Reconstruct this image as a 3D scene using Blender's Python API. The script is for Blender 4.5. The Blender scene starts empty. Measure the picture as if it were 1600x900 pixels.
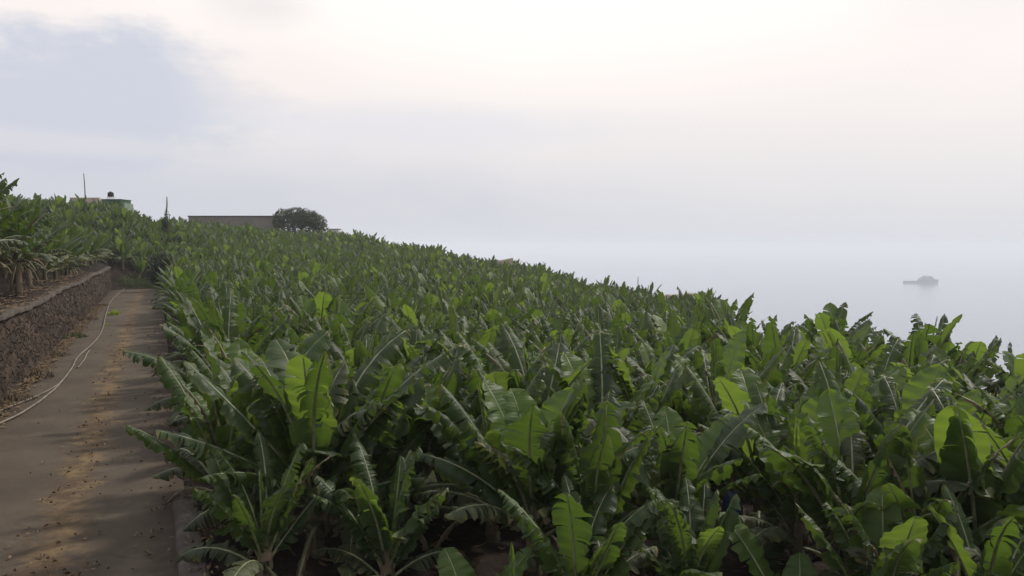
import bpy, bmesh, math, random
import numpy as np
from mathutils import Vector, Matrix, Euler, noise

R = math.radians
scene = bpy.context.scene
col = scene.collection
random.seed(7)

# ------------------------------------------------------------------ camera
CAM_Z = 4.0
FPX = 1200.0                      # focal length in pixels of the 1600 wide frame
HORIZON = 385.0
PITCH = math.atan((450.0 - HORIZON) / FPX)
cam_data = bpy.data.cameras.new('camera')
cam = bpy.data.objects.new('camera', cam_data)
col.objects.link(cam)
cam.location = (0, 0, CAM_Z)
cam.rotation_euler = (R(90) - PITCH, 0, 0)
cam_data.sensor_width = 36.0
cam_data.lens = 36.0 * FPX / 1600.0
cam_data.clip_start = 0.1
cam_data.clip_end = 60000.0
scene.camera = cam

# ------------------------------------------------------------------ sky, sun, exposure
SUN_AZ, SUN_EL = R(54), R(46)      # azimuth clockwise from the view axis (+y)
scene.view_settings.view_transform = 'Standard'
scene.view_settings.look = 'None'
scene.view_settings.gamma = 1.0
scene.view_settings.use_curve_mapping = False
scene.view_settings.exposure = 0.0
cy = scene.cycles
cy.max_bounces = 6
cy.diffuse_bounces = 3
cy.glossy_bounces = 2
cy.transmission_bounces = 4
cy.transparent_max_bounces = 6
cy.volume_bounces = 2
cy.use_denoising = True

world = bpy.data.worlds.new('World')
scene.world = world
world.use_nodes = True
wt = world.node_tree
wt.nodes.clear()


class NT:
    """tiny node-tree builder"""
    def __init__(self, tree):
        self.t = tree

    def n(self, kind, **kw):
        nd = self.t.nodes.new(kind)
        for k, v in kw.items():
            setattr(nd, k, v)
        return nd

    def put(self, sock, val):
        if isinstance(val, bpy.types.NodeSocket):
            self.t.links.new(val, sock)
        else:
            if hasattr(sock.default_value, '__len__') and not hasattr(val, '__len__'):
                val = (val,) * len(sock.default_value)
            elif hasattr(sock.default_value, '__len__') and len(sock.default_value) == 4 and len(val) == 3:
                val = tuple(val) + (1.0,)
            sock.default_value = val

    def math(self, op, a, b=0.0, c=0.0, clamp=False):
        nd = self.n('ShaderNodeMath', operation=op, use_clamp=clamp)
        self.put(nd.inputs[0], a); self.put(nd.inputs[1], b); self.put(nd.inputs[2], c)
        return nd.outputs[0]

    def mix(self, fac, a, b, blend='MIX'):
        nd = self.n('ShaderNodeMix', data_type='RGBA', blend_type=blend)
        self.put(nd.inputs[0], fac); self.put(nd.inputs[6], a); self.put(nd.inputs[7], b)
        return nd.outputs[2]

    def noise(self, vec, scale, detail=3.0, rough=0.55, dist=0.0, dim='3D'):
        nd = self.n('ShaderNodeTexNoise', noise_dimensions=dim)
        if vec is not None:
            self.put(nd.inputs['Vector'], vec)
        nd.inputs['Scale'].default_value = scale
        nd.inputs['Detail'].default_value = detail
        nd.inputs['Roughness'].default_value = rough
        nd.inputs['Distortion'].default_value = dist
        return nd.outputs[0]

    def ramp(self, fac, stops, interp='LINEAR'):
        nd = self.n('ShaderNodeValToRGB')
        cr = nd.color_ramp
        cr.interpolation = interp
        while len(cr.elements) > 1:
            cr.elements.remove(cr.elements[-1])
        cr.elements[0].position = stops[0][0]
        cr.elements[0].color = tuple(stops[0][1]) + (1,)
        for p, c in stops[1:]:
            e = cr.elements.new(p)
            e.color = tuple(c) + (1,)
        self.put(nd.inputs[0], fac)
        return nd.outputs[0]

    def sstep(self, v, lo, hi, a=0.0, b=1.0):
        nd = self.n('ShaderNodeMapRange', interpolation_type='SMOOTHSTEP')
        self.put(nd.inputs[0], v)
        nd.inputs[1].default_value = lo; nd.inputs[2].default_value = hi
        nd.inputs[3].default_value = a; nd.inputs[4].default_value = b
        return nd.outputs[0]

    def comb(self, x, y, z):
        nd = self.n('ShaderNodeCombineXYZ')
        self.put(nd.inputs[0], x); self.put(nd.inputs[1], y); self.put(nd.inputs[2], z)
        return nd.outputs[0]


W = NT(wt)
SKY_STRENGTH = 0.1
sky = W.n('ShaderNodeTexSky', sky_type='NISHITA')
sky.sun_disc = False
sky.sun_elevation = SUN_EL
sky.sun_rotation = SUN_AZ
sky.dust_density = 4.0
sky.air_density = 1.0
sky.altitude = 120.0
tc = W.n('ShaderNodeTexCoord')
sep = W.n('ShaderNodeSeparateXYZ')
wt.links.new(tc.outputs['Generated'], sep.inputs[0])
az = W.math('ARCTAN2', sep.outputs[0], sep.outputs[1])
el = W.math('ARCSINE', sep.outputs[2])
# slow warp of the cloud coordinates
wv = W.comb(az, W.math('MULTIPLY', el, 2.2), 0.0)
n1 = W.noise(wv, 4.0, 5.0, 0.6)
n2 = W.noise(wv, 2.2, 3.0, 0.5, 0.6)
n3 = W.noise(wv, 11.0, 4.0, 0.6)
elw = W.math('ADD', el, W.math('MULTIPLY', W.math('SUBTRACT', n2, 0.5), 0.10))
base = W.ramp(W.math('MULTIPLY', elw, 2.0), [
    (0.00, (0.775, 0.795, 0.86)),
    (0.06, (0.79, 0.80, 0.855)),
    (0.16, (0.86, 0.835, 0.86)),
    (0.30, (0.95, 0.89, 0.88)),
    (0.44, (1.06, 0.97, 0.93)),
    (0.62, (1.16, 1.09, 1.03)),
    (1.00, (1.02, 1.02, 1.04))])
# a warm white glow painted into the sky ahead, apart from the sun's azimuth
glow = W.sstep(W.math('ADD', W.math('ABSOLUTE', W.math('SUBTRACT', az, 0.02)),
                      W.math('MULTIPLY', W.math('SUBTRACT', n2, 0.5), 0.3)), 0.0, 0.55, 1.0, 0.0)
glow = W.math('MULTIPLY', glow, W.sstep(el, 0.08, 0.36))
c1 = W.mix(W.math('MULTIPLY', glow, 0.7), base, (1.25, 1.18, 1.10))
# grey-blue cloud bank on the left
dx = W.math('DIVIDE', W.math('ADD', az, 0.51), 0.20)
dy = W.math('DIVIDE', W.math('SUBTRACT', el, 0.165), 0.085)
dist = W.math('SQRT', W.math('ADD', W.math('MULTIPLY', dx, dx), W.math('MULTIPLY', dy, dy)))
dist = W.math('ADD', dist, W.math('MULTIPLY', W.math('SUBTRACT', n1, 0.5), 1.5))
dist = W.math('ADD', dist, W.math('MULTIPLY', W.math('SUBTRACT', n3, 0.5), 0.9))
c2 = W.mix(W.sstep(dist, 0.62, 1.18, 0.92, 0.0), c1, (0.655, 0.695, 0.80))
# lavender grey sheet low on the left
dx = W.math('DIVIDE', W.math('ADD', az, 0.55), 0.75)
dy = W.math('DIVIDE', W.math('SUBTRACT', el, 0.055), 0.085)
dist = W.math('SQRT', W.math('ADD', W.math('MULTIPLY', dx, dx), W.math('MULTIPLY', dy, dy)))
dist = W.math('ADD', dist, W.math('MULTIPLY', W.math('SUBTRACT', n1, 0.5), 0.9))
c3 = W.mix(W.sstep(dist, 0.25, 1.1, 0.8, 0.0), c2, (0.665, 0.69, 0.785))
def sheet(cin, a0, e0, wa, we, colr, amt, lo=0.3, hi=1.15, nz=1.0):
    dx = W.math('DIVIDE', W.math('SUBTRACT', az, a0), wa)
    dy = W.math('DIVIDE', W.math('SUBTRACT', el, e0), we)
    d_ = W.math('SQRT', W.math('ADD', W.math('MULTIPLY', dx, dx), W.math('MULTIPLY', dy, dy)))
    d_ = W.math('ADD', d_, W.math('MULTIPLY', W.math('SUBTRACT', n1, 0.5), nz))
    return W.mix(W.sstep(d_, lo, hi, amt, 0.0), cin, colr)


c3 = sheet(c3, -0.30, 0.20, 0.11, 0.07, (1.06, 0.965, 0.92), 0.55, 0.2, 1.2, 1.2)
c3 = sheet(c3, -0.10, 0.150, 0.30, 0.035, (0.84, 0.835, 0.90), 0.6, 0.2, 1.2, 1.2)
c3 = sheet(c3, -0.31, 0.285, 0.09, 0.035, (0.90, 0.84, 0.84), 0.6, 0.2, 1.2, 1.4)
c3 = sheet(c3, -0.52, 0.115, 0.20, 0.018, (0.86, 0.82, 0.85), 0.5, 0.2, 1.2, 1.0)
c3 = sheet(c3, 0.58, 0.30, 0.20, 0.10, (0.93, 0.88, 0.87), 0.6, 0.2, 1.2, 1.0)
cl = W.n('ShaderNodeVectorMath', operation='SCALE')
W.put(cl.inputs[0], c3)
cl.inputs['Scale'].default_value = 1.0 / SKY_STRENGTH
final = W.mix(0.88, sky.outputs[0], cl.outputs[0])
bg = W.n('ShaderNodeBackground')
W.put(bg.inputs[0], final)
bg.inputs[1].default_value = SKY_STRENGTH
wo = W.n('ShaderNodeOutputWorld')
wt.links.new(bg.outputs[0], wo.inputs[0])

sun_l = bpy.data.lights.new('sun', 'SUN')
sun_l.energy = 3.0
sun_l.angle = R(6)
sun_l.color = (1.0, 0.93, 0.82)
sun = bpy.data.objects.new('sun', sun_l)
col.objects.link(sun)
sdir = Vector((math.sin(SUN_AZ) * math.cos(SUN_EL), math.cos(SUN_AZ) * math.cos(SUN_EL), math.sin(SUN_EL)))
sun.rotation_euler = (-sdir).to_track_quat('-Z', 'Y').to_euler()
sun.location = (30, 40, 60)

# ------------------------------------------------------------------ helpers
def tag(o, label=None, cat=None, group=None, kind=None):
    if label: o['label'] = label
    if cat: o['category'] = cat
    if group: o['group'] = group
    if kind: o['kind'] = kind
    return o


def empty(name, loc, rz=0.0, sc=1.0):
    o = bpy.data.objects.new(name, None)
    o.empty_display_size = 0.2
    o.location = loc
    o.rotation_euler = (0, 0, rz)
    o.scale = (sc, sc, sc)
    col.objects.link(o)
    return o


class MB:
    """mesh builder: vertices, faces, a material index per face and four numbers per vertex"""
    def __init__(self):
        self.v, self.f, self.m, self.c = [], [], [], []

    def add(self, verts, faces, mi=0, c=None):
        b = len(self.v)
        self.v.extend([tuple(p) for p in verts])
        self.f.extend([tuple(b + i for i in q) for q in faces])
        self.m.extend([mi] * len(faces))
        self.c.extend(c if c is not None else [(0, 0, 0, 0)] * len(verts))

    def tube(self, pts, rad, n=6, mi=0, caps=True, flat=1.0):
        pts = [Vector(p) for p in pts]
        vs = []
        for i, p in enumerate(pts):
            d = (pts[min(i + 1, len(pts) - 1)] - pts[max(i - 1, 0)]).normalized()
            a = d.cross(Vector((0, 0, 1)))
            if a.length < 1e-3:
                a = Vector((1, 0, 0))
            a.normalize()
            b = d.cross(a).normalized()
            r = rad[i] if hasattr(rad, '__len__') else rad
            for k in range(n):
                t = 2 * math.pi * k / n
                vs.append(p + a * math.cos(t) * r + b * math.sin(t) * r * flat)
        fs = []
        for i in range(len(pts) - 1):
            for k in range(n):
                fs.append((i * n + k, i * n + (k + 1) % n, (i + 1) * n + (k + 1) % n, (i + 1) * n + k))
        if caps:
            fs.append(tuple(range(n - 1, -1, -1)))
            fs.append(tuple((len(pts) - 1) * n + k for k in range(n)))
        L = len(pts)
        self.add(vs, fs, mi, [(i / max(1, L - 1), k / n, 0, 0) for i in range(L) for k in range(n)])

    def box(self, lo, hi, mi=0):
        x0, y0, z0 = lo; x1, y1, z1 = hi
        vs = [(x0, y0, z0), (x1, y0, z0), (x1, y1, z0), (x0, y1, z0), (x0, y0, z1), (x1, y0, z1), (x1, y1, z1), (x0, y1, z1)]
        self.add(vs, [(0, 3, 2, 1), (4, 5, 6, 7), (0, 1, 5, 4), (1, 2, 6, 5), (2, 3, 7, 6), (3, 0, 4, 7)], mi)

    def mesh(self, name, mats, smooth=True):
        me = bpy.data.meshes.new(name)
        me.from_pydata(self.v, [], self.f)
        for m in mats:
            me.materials.append(m)
        me.polygons.foreach_set('material_index', self.m)
        me.polygons.foreach_set('use_smooth', [smooth] * len(self.f))
        a = me.attributes.new('lc', 'FLOAT_COLOR', 'POINT')
        a.data.foreach_set('color', np.array(self.c, dtype=np.float32).ravel())
        me.update()
        return me

    def build(self, name, mats, parent=None, smooth=True, bevel=0.0):
        me = self.mesh(name, mats if isinstance(mats, (list, tuple)) else [mats], smooth)
        if bevel:
            bm = bmesh.new(); bm.from_mesh(me)
            bmesh.ops.bevel(bm, geom=[e for e in bm.edges], offset=bevel, segments=1, affect='EDGES')
            bm.to_mesh(me); bm.free()
        o = bpy.data.objects.new(name, me)
        col.objects.link(o)
        if parent:
            o.parent = parent
        return o


def inst(name, me, parent=None, loc=(0, 0, 0), rot=(0, 0, 0), sc=1.0):
    o = bpy.data.objects.new(name, me)
    o.location = loc
    o.rotation_euler = rot
    o.scale = (sc, sc, sc) if not hasattr(sc, '__len__') else sc
    if parent:
        o.parent = parent
    col.objects.link(o)
    return o


# plan helpers: a pixel column and a depth give a place on the ground
def X(u, D):
    return (u - 800.0) / FPX * D


def U(x, y):
    return 800.0 + FPX * x / max(y, 0.1)


def ground_pt(u, v, z):
    c, s = math.cos(PITCH), math.sin(PITCH)
    dx, dyv = (u - 800) / FPX, (450 - v) / FPX
    d = Vector((dx, c + dyv * s, -s + dyv * c))
    k = (z - CAM_Z) / d.z
    return Vector((d.x * k, d.y * k, z))


# the path: a straight line; s runs along it, t to its right (0 = right edge)
PO = Vector((0.3, 0.0)); PD = Vector((-0.42, 0.9075)).normalized(); PN = Vector((PD.y, -PD.x))


def st(x, y):
    v = Vector((x, y)) - PO
    return v.dot(PD), v.dot(PN)


def xy(s, t):
    p = PO + PD * s + PN * t
    return p.x, p.y


PATH_W = 4.0
PATH_END = 84.0

FIELD = [(480, 10, -.40), (830, 10, -.45), (1330, 10, -.8), (1600, 12, -1.0), (1600, 28, -3.0), (1600, 20, -2.5), (1400, 24, -.95), (1150, 28, -1.4),
         (1150, 14, -.75), (800, 20, -1.2), (530, 20, -.8), (300, 20, -.3), (270, 40, -.3), (500, 40, -1.0), (800, 40, -2.2),
         (1050, 45, -3.0), (1100, 72, -3.6), (900, 85, -2.5), (900, 95, -2.0), (850, 105, -1.3), (740, 116, 0.1), (690, 125, 1.5),
         (530, 142, 3.9), (270, 150, 6.4), (255, 77, -.1), (262, 84, 1.4), (262, 92, 3.0), (262, 105, 4.2), (400, 92, .8), (500, 80, -.5), (700, 80, -1.5), (400, 110, 1.9), (600, 110, .4),
         (270, 115, 4.6), (330, 130, 5.0), (700, 6, -.4), (1500, 5, -.7), (800, -10, -.4)]
FIELD = [(X(u, D), D, z) for u, D, z in FIELD]
TERR = []
for s_ in range(-10, 90, 8):
    TERR.append(xy(s_, -5) + (1.95 + 0.004 * s_,))
TERR += [xy(20, -11) + (3.1,), xy(-8, -12) + (2.8,), xy(40, -11) + (3.6,), (X(100, 100), 100, 7.4), (X(190, 92), 92, 5.9), (X(150, 105), 105, 7.9), (X(150, 115), 115, 8.6),
         (X(270, 150), 150, 6.4), (X(0, 60), 60, 5.4), (X(240, 92), 92, 4.2), (X(250, 105), 105, 5.4), (X(0, 110), 110, 9.5), xy(40, -60) + (13.0,), xy(-10, -60) + (12.0,)]


def idw(pts, x, y, p=3.0):
    a = np.array(pts)
    d2 = (a[:, 0] - x) ** 2 + (a[:, 1] - y) ** 2 + 4.0
    w = d2 ** (-p / 2)
    return float((w * a[:, 2]).sum() / w.sum())


EDGE_U = [-3000, 150, 270, 530, 690, 693, 740, 800, 848, 853, 900, 905, 1117, 1123, 1160, 1400, 1700, 4000]
EDGE_D = [118, 122, 154, 144, 128, 119, 117, 113, 109, 101, 97, 87, 74, 36, 31, 27, 25, 22]


def edge_d(u):
    return float(np.interp(u, EDGE_U, EDGE_D))


def sm(a, b, x):
    t = max(0.0, min(1.0, (x - a) / (b - a)))
    return t * t * (3 - 2 * t)


def ground_z(x, y, left=None):
    s, t = st(x, y)
    if left is None:
        left = t < -PATH_W - 0.35
    if left:
        z = idw(TERR, x, y)
        if s > PATH_END - 5:
            k = sm(-14, -4.35, t) * sm(PATH_END - 5, PATH_END + 2, s)
            z = z * (1 - k) + idw(FIELD + TERR, x, y) * k
    else:
        zf = idw(FIELD, x, y)
        k = sm(0.0, 2.2, t)
        zr = -0.08 if s < PATH_END else zf
        zr = zr * (1 - sm(PATH_END - 6, PATH_END + 10, s)) + zf * sm(PATH_END - 6, PATH_END + 10, s)
        z = zr * (1 - k) + zf * k
        if s > PATH_END - 5:
            k = (1 - sm(-4.35, 6, t)) * sm(PATH_END - 5, PATH_END + 2, s)
            z = z * (1 - k) + idw(FIELD + TERR, x, y) * k
    if y > 3:
        u = U(x, y)
        over = y - edge_d(u) - 3.0
        if over > 0:
            z -= over * 0.7
    return max(z, -128.0)


# ------------------------------------------------------------------ materials
def material(name):
    m = bpy.data.materials.new(name)
    m.use_nodes = True
    m.node_tree.nodes.clear()
    return m, NT(m.node_tree)


def out(N, surf, disp=None):
    o = N.n('ShaderNodeOutputMaterial')
    N.t.links.new(surf, o.inputs['Surface'])
    return o


def principled(N, colr, rough=0.8, spec=0.3, bump=None, bstr=0.3, bdist=0.02, metal=0.0):
    p = N.n('ShaderNodeBsdfPrincipled')
    N.put(p.inputs['Base Color'], colr)
    N.put(p.inputs['Roughness'], rough)
    p.inputs['Specular IOR Level'].default_value = spec
    p.inputs['Metallic'].default_value = metal
    if bump is not None:
        b = N.n('ShaderNodeBump')
        b.inputs['Strength'].default_value = bstr
        b.inputs['Distance'].default_value = bdist
        N.put(b.inputs['Height'], bump)
        N.t.links.new(b.outputs[0], p.inputs['Normal'])
    return p.outputs[0]


def objpos(N):
    return N.n('ShaderNodeTexCoord').outputs['Object']


def worldpos(N):
    return N.n('ShaderNodeNewGeometry').outputs['Position']


def noisy(name, a, b, scale=3.0, rough=0.85, spec=0.2, bstr=0.4, bdist=0.02, detail=5.0, world=False):
    m, N = material(name)
    v = worldpos(N) if world else objpos(N)
    f = N.noise(v, scale, detail, 0.62)
    f2 = N.noise(v, scale * 6, 4.0, 0.6)
    c = N.mix(N.sstep(f, 0.32, 0.68), a, b)
    c = N.mix(0.35, c, N.mix(f2, (0.3, 0.3, 0.3), (1.0, 1.0, 1.0)), 'MULTIPLY')
    out(N, principled(N, c, rough, spec, f2, bstr, bdist))
    return m


def leaf_material(name, dark, light, trans, brown, tw=0.35, rough=0.42, under=(0.065, 0.088, 0.046)):
    m, N = material(name)
    at = N.n('ShaderNodeAttribute', attribute_name='lc')
    s = N.n('ShaderNodeSeparateColor')
    N.t.links.new(at.outputs['Color'], s.inputs[0])
    along, across, wear = s.outputs[0], s.outputs[1], s.outputs[2]
    rnd = N.math('FRACT', N.math('ADD', at.outputs['Alpha'], N.n('ShaderNodeObjectInfo').outputs['Random']))
    pos = objpos(N)
    n_ = N.noise(pos, 2.6, 3.0, 0.6)
    n_f = N.noise(pos, 18.0, 3.0, 0.6)
    c = N.mix(N.math('ADD', N.math('MULTIPLY', rnd, 0.75), N.math('MULTIPLY', N.math('SUBTRACT', n_, 0.4), 0.7), clamp=True), dark, light)
    # fine side veins running out from the midrib
    vein = N.math('SINE', N.math('ADD', N.math('MULTIPLY', along, 190.0), N.math('MULTIPLY', across, -9.0)))
    c = N.mix(N.math('MULTIPLY', N.math('ADD', vein, 1.0), 0.10), c, light)
    w = N.sstep(N.math('ADD', wear, N.math('MULTIPLY', N.math('SUBTRACT', n_f, 0.5), 0.8)), 0.45, 0.80)
    yel = N.sstep(N.math('ADD', wear, N.math('MULTIPLY', N.math('SUBTRACT', n_f, 0.5), 0.8)), 0.25, 0.6)
    c = N.mix(N.math('MULTIPLY', yel, 0.6), c, (0.14, 0.15, 0.03))
    c = N.mix(w, c, brown)
    back = N.n('ShaderNodeNewGeometry').outputs['Backfacing']
    cu = N.mix(N.math('MULTIPLY', back, 0.35), c, under)
    p = N.n('ShaderNodeBsdfPrincipled')
    N.put(p.inputs['Base Color'], cu)
    N.put(p.inputs['Roughness'], N.math('ADD', rough, N.math('MULTIPLY', n_f, 0.2)))
    p.inputs['Specular IOR Level'].default_value = 0.34
    b = N.n('ShaderNodeBump')
    b.inputs['Strength'].default_value = 0.35
    b.inputs['Distance'].default_value = 0.006
    N.put(b.inputs['Height'], N.math('ADD', N.math('MULTIPLY', vein, 0.5), n_f))
    N.t.links.new(b.outputs[0], p.inputs['Normal'])
    tr = N.n('ShaderNodeBsdfTranslucent')
    N.put(tr.inputs[0], N.mix(w, N.mix(N.math('MULTIPLY', rnd, 0.7), trans, tuple(x * 0.6 for x in trans)), brown))
    mx = N.n('ShaderNodeMixShader')
    mx.inputs[0].default_value = tw
    N.t.links.new(p.outputs[0], mx.inputs[1])
    N.t.links.new(tr.outputs[0], mx.inputs[2])
    out(N, mx.outputs[0])
    return m


BROWN = (0.14, 0.095, 0.055)
M = {}
M['leaf'] = leaf_material('banana_leaf', (0.009, 0.022, 0.006), (0.036, 0.066, 0.016), (0.13, 0.22, 0.024), BROWN, 0.32)
M['young'] = leaf_material('young_banana_leaf', (0.038, 0.072, 0.016), (0.076, 0.125, 0.028), (0.21, 0.32, 0.036), BROWN, 0.42, 0.4, (0.11, 0.17, 0.06))
M['old'] = leaf_material('old_banana_leaf', (0.018, 0.028, 0.011), (0.070, 0.080, 0.040), (0.13, 0.17, 0.04), BROWN, 0.25, 0.5)
M['dry'] = leaf_material('dry_banana_leaf', (0.085, 0.060, 0.040), (0.20, 0.15, 0.10), (0.14, 0.09, 0.05), (0.16, 0.12, 0.08), 0.2, 0.75, (0.17, 0.14, 0.10))
M['rib'] = noisy('leaf_midrib', (0.13, 0.16, 0.075), (0.24, 0.25, 0.15), 8, 0.45, 0.4, 0.1)
M['stem'] = noisy('banana_pseudostem', (0.10, 0.085, 0.045), (0.055, 0.045, 0.028), 6, 0.7, 0.3, 0.5)
M['tree_leaf'] = leaf_material('tree_leaf', (0.014, 0.030, 0.008), (0.040, 0.066, 0.018), (0.05, 0.08, 0.02), (0.03, 0.04, 0.015), 0.2, 0.6, (0.03, 0.045, 0.02))
M['shrub_leaf'] = leaf_material('shrub_leaf', (0.008, 0.014, 0.008), (0.022, 0.034, 0.014), (0.03, 0.05, 0.015), (0.02, 0.025, 0.012), 0.2, 0.6, (0.02, 0.03, 0.015))
M['grass'] = leaf_material('grass_blade', (0.030, 0.048, 0.018), (0.07, 0.085, 0.03), (0.10, 0.14, 0.03), (0.14, 0.12, 0.06), 0.3, 0.6)
M['weed'] = leaf_material('weed_leaf', (0.12, 0.19, 0.015), (0.22, 0.28, 0.02), (0.38, 0.46, 0.03), (0.3, 0.3, 0.05), 0.45, 0.5, (0.2, 0.25, 0.05))
M['drygrass'] = leaf_material('dry_grass', (0.05, 0.038, 0.024), (0.12, 0.09, 0.055), (0.12, 0.09, 0.05), (0.12, 0.09, 0.05), 0.2, 0.8, (0.09, 0.07, 0.05))
M['bark'] = noisy('bark', (0.06, 0.045, 0.035), (0.10, 0.08, 0.06), 5)
M['concrete'] = noisy('coping_concrete', (0.040, 0.031, 0.026), (0.105, 0.087, 0.074), 2.4, 0.9, 0.2, 0.5, 0.03)
M['kerb'] = noisy('kerb_concrete', (0.055, 0.047, 0.041), (0.12, 0.105, 0.092), 2.2, 0.9, 0.2, 0.5, 0.03)
M['beige'] = noisy('beige_stone', (0.36, 0.31, 0.26), (0.48, 0.42, 0.355), 0.8, 0.9, 0.2, 0.6, 0.05)
M['taupe'] = noisy('weathered_render', (0.16, 0.145, 0.135), (0.21, 0.19, 0.178), 0.35, 0.9, 0.2, 0.5, 0.03)
M['darkroof'] = noisy('dark_roof_edge', (0.06, 0.055, 0.055), (0.09, 0.08, 0.08), 1.0)
M['green'] = noisy('green_paint', (0.025, 0.07, 0.035), (0.04, 0.09, 0.05), 0.8, 0.6)
M['pale'] = noisy('pale_render', (0.45, 0.46, 0.45), (0.58, 0.58, 0.56), 0.8, 0.85)
M['palegreen'] = noisy('pale_green_render', (0.16, 0.22, 0.17), (0.21, 0.27, 0.21), 0.8, 0.85)
M['black'] = noisy('black_plastic', (0.012, 0.012, 0.014), (0.02, 0.02, 0.022), 2.0, 0.5)
M['wood'] = noisy('weathered_wood', (0.10, 0.09, 0.085), (0.16, 0.145, 0.13), 3.0)
M['hose'] = noisy('cream_pipe', (0.11, 0.092, 0.07), (0.22, 0.19, 0.15), 2.0, 0.6, 0.3, 0.1)
M['blue'] = noisy('blue_film', (0.010, 0.022, 0.085), (0.016, 0.036, 0.15), 5.0, 0.35, 0.5, 0.5)
M['hull'] = noisy('ship_grey', (0.012, 0.016, 0.026), (0.018, 0.022, 0.034), 0.03, 0.7)
M['house'] = noisy('ship_pale_grey', (0.025, 0.032, 0.055), (0.035, 0.042, 0.065), 0.05, 0.7)

# soil between the plants
m, N = material('plantation_soil'); M['soil'] = m
wp = worldpos(N)
a = N.noise(wp, 0.7, 5, 0.65); b = N.noise(wp, 6.0, 5, 0.7); d = N.noise(wp, 26.0, 3, 0.6)
c = N.mix(N.sstep(a, 0.35, 0.65), (0.013, 0.010, 0.009), (0.030, 0.022, 0.018))
c = N.mix(N.sstep(b, 0.55, 0.72), c, (0.055, 0.040, 0.029))
out(N, principled(N, c, 0.95, 0.1, N.math('ADD', b, N.math('MULTIPLY', d, 0.4)), 0.8, 0.08))

# worn path surface; lc = (along, across)
m, N = material('path_surface'); M['path'] = m
wp = worldpos(N)
at = N.n('ShaderNodeAttribute', attribute_name='lc')
s = N.n('ShaderNodeSeparateColor'); N.t.links.new(at.outputs['Color'], s.inputs[0])
tt = s.outputs[1]                     # metres from the right edge, positive to the left
big = N.noise(wp, 0.45, 4, 0.6); mid = N.noise(wp, 2.4, 5, 0.68); fin = N.noise(wp, 40.0, 3, 0.65)
c = N.mix(N.sstep(big, 0.3, 0.7), (0.064, 0.051, 0.039), (0.094, 0.077, 0.059))
patch = N.noise(wp, 0.9, 6, 0.72)
c = N.mix(N.sstep(patch, 0.52, 0.66, 0.0, 0.55), c, (0.112, 0.092, 0.070))
ck = N.n('ShaderNodeTexVoronoi', feature='DISTANCE_TO_EDGE'); ck.inputs['Scale'].default_value = 0.38
wq = N.n('ShaderNodeVectorMath', operation='ADD'); N.put(wq.inputs[0], wp)
nq = N.n('ShaderNodeTexNoise'); nq.inputs['Scale'].default_value = 1.3; nq.inputs['Detail'].default_value = 5.0; N.put(nq.inputs['Vector'], wp)
sq = N.n('ShaderNodeVectorMath', operation='SCALE'); N.put(sq.inputs[0], nq.outputs['Color']); sq.inputs['Scale'].default_value = 0.9
N.t.links.new(sq.outputs[0], wq.inputs[1]); N.put(ck.inputs['Vector'], wq.outputs[0])
c = N.mix(N.math('MULTIPLY', N.sstep(ck.outputs[0], 0.0, 0.012, 0.6, 0.0), N.sstep(mid, 0.4, 0.6)), c, (0.03, 0.023, 0.018))
c = N.mix(N.math('MULTIPLY', fin, 0.5), c, (0.055, 0.042, 0.032))
# dirt gathered between the wheel tracks and along both edges
ctr = N.sstep(N.math('ADD', N.math('ABSOLUTE', N.math('SUBTRACT', tt, 1.6)), N.math('MULTIPLY', N.math('SUBTRACT', mid, 0.5), 1.6)), 0.05, 0.5, 1.0, 0.0)
straw = N.sstep(N.noise(wp, 1.1, 5, 0.7), 0.42, 0.62)
c = N.mix(N.math('MULTIPLY', ctr, 0.8), c, N.mix(straw, (0.072, 0.047, 0.029), (0.165, 0.115, 0.062)))
edge = N.sstep(N.math('ADD', N.math('ABSOLUTE', N.math('SUBTRACT', tt, 2.0)), N.math('MULTIPLY', N.math('SUBTRACT', mid, 0.5), 1.5)), 1.35, 1.95)
c = N.mix(N.math('MULTIPLY', edge, 0.8), c, (0.048, 0.035, 0.028))
out(N, principled(N, c, 0.92, 0.15, N.math('ADD', mid, N.math('MULTIPLY', fin, 0.5)), 0.6, 0.03))

# volcanic rubble wall
m, N = material('volcanic_stone'); M['stone'] = m
wp = worldpos(N)
warp = N.n('ShaderNodeVectorMath', operation='ADD')
N.put(warp.inputs[0], wp)
nn = N.n('ShaderNodeTexNoise'); nn.inputs['Scale'].default_value = 3.0; N.put(nn.inputs['Vector'], wp)
sc_ = N.n('ShaderNodeVectorMath', operation='SCALE'); N.put(sc_.inputs[0], nn.outputs['Color']); sc_.inputs['Scale'].default_value = 0.34
N.t.links.new(sc_.outputs[0], warp.inputs[1])
vo = N.n('ShaderNodeTexVoronoi'); vo.inputs['Scale'].default_value = 2.7; N.put(vo.inputs['Vector'], warp.outputs[0])
ve = N.n('ShaderNodeTexVoronoi', feature='DISTANCE_TO_EDGE'); ve.inputs['Scale'].default_value = 2.7; N.put(ve.inputs['Vector'], warp.outputs[0])
vs_ = N.n('ShaderNodeSeparateColor'); N.t.links.new(vo.outputs['Color'], vs_.inputs[0])
f1 = N.noise(wp, 14.0, 5, 0.7); f0 = N.noise(wp, 0.8, 3, 0.6)
c = N.mix(vs_.outputs[0], (0.022, 0.016, 0.013), (0.082, 0.058, 0.044))
c = N.mix(N.math('MULTIPLY', f1, 0.6), c, (0.050, 0.037, 0.029))
c = N.mix(N.math('MULTIPLY', N.sstep(f0, 0.5, 0.7), 0.4), c, (0.11, 0.085, 0.065))
c = N.mix(N.sstep(ve.outputs[0], 0.0, 0.07, 0.75, 0.0), c, (0.016, 0.013, 0.011))
h = N.math('ADD', N.sstep(ve.outputs[0], 0.0, 0.16), N.math('MULTIPLY', f1, 0.5))
out(N, principled(N, c, 0.95, 0.15, h, 1.0, 0.06))

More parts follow.
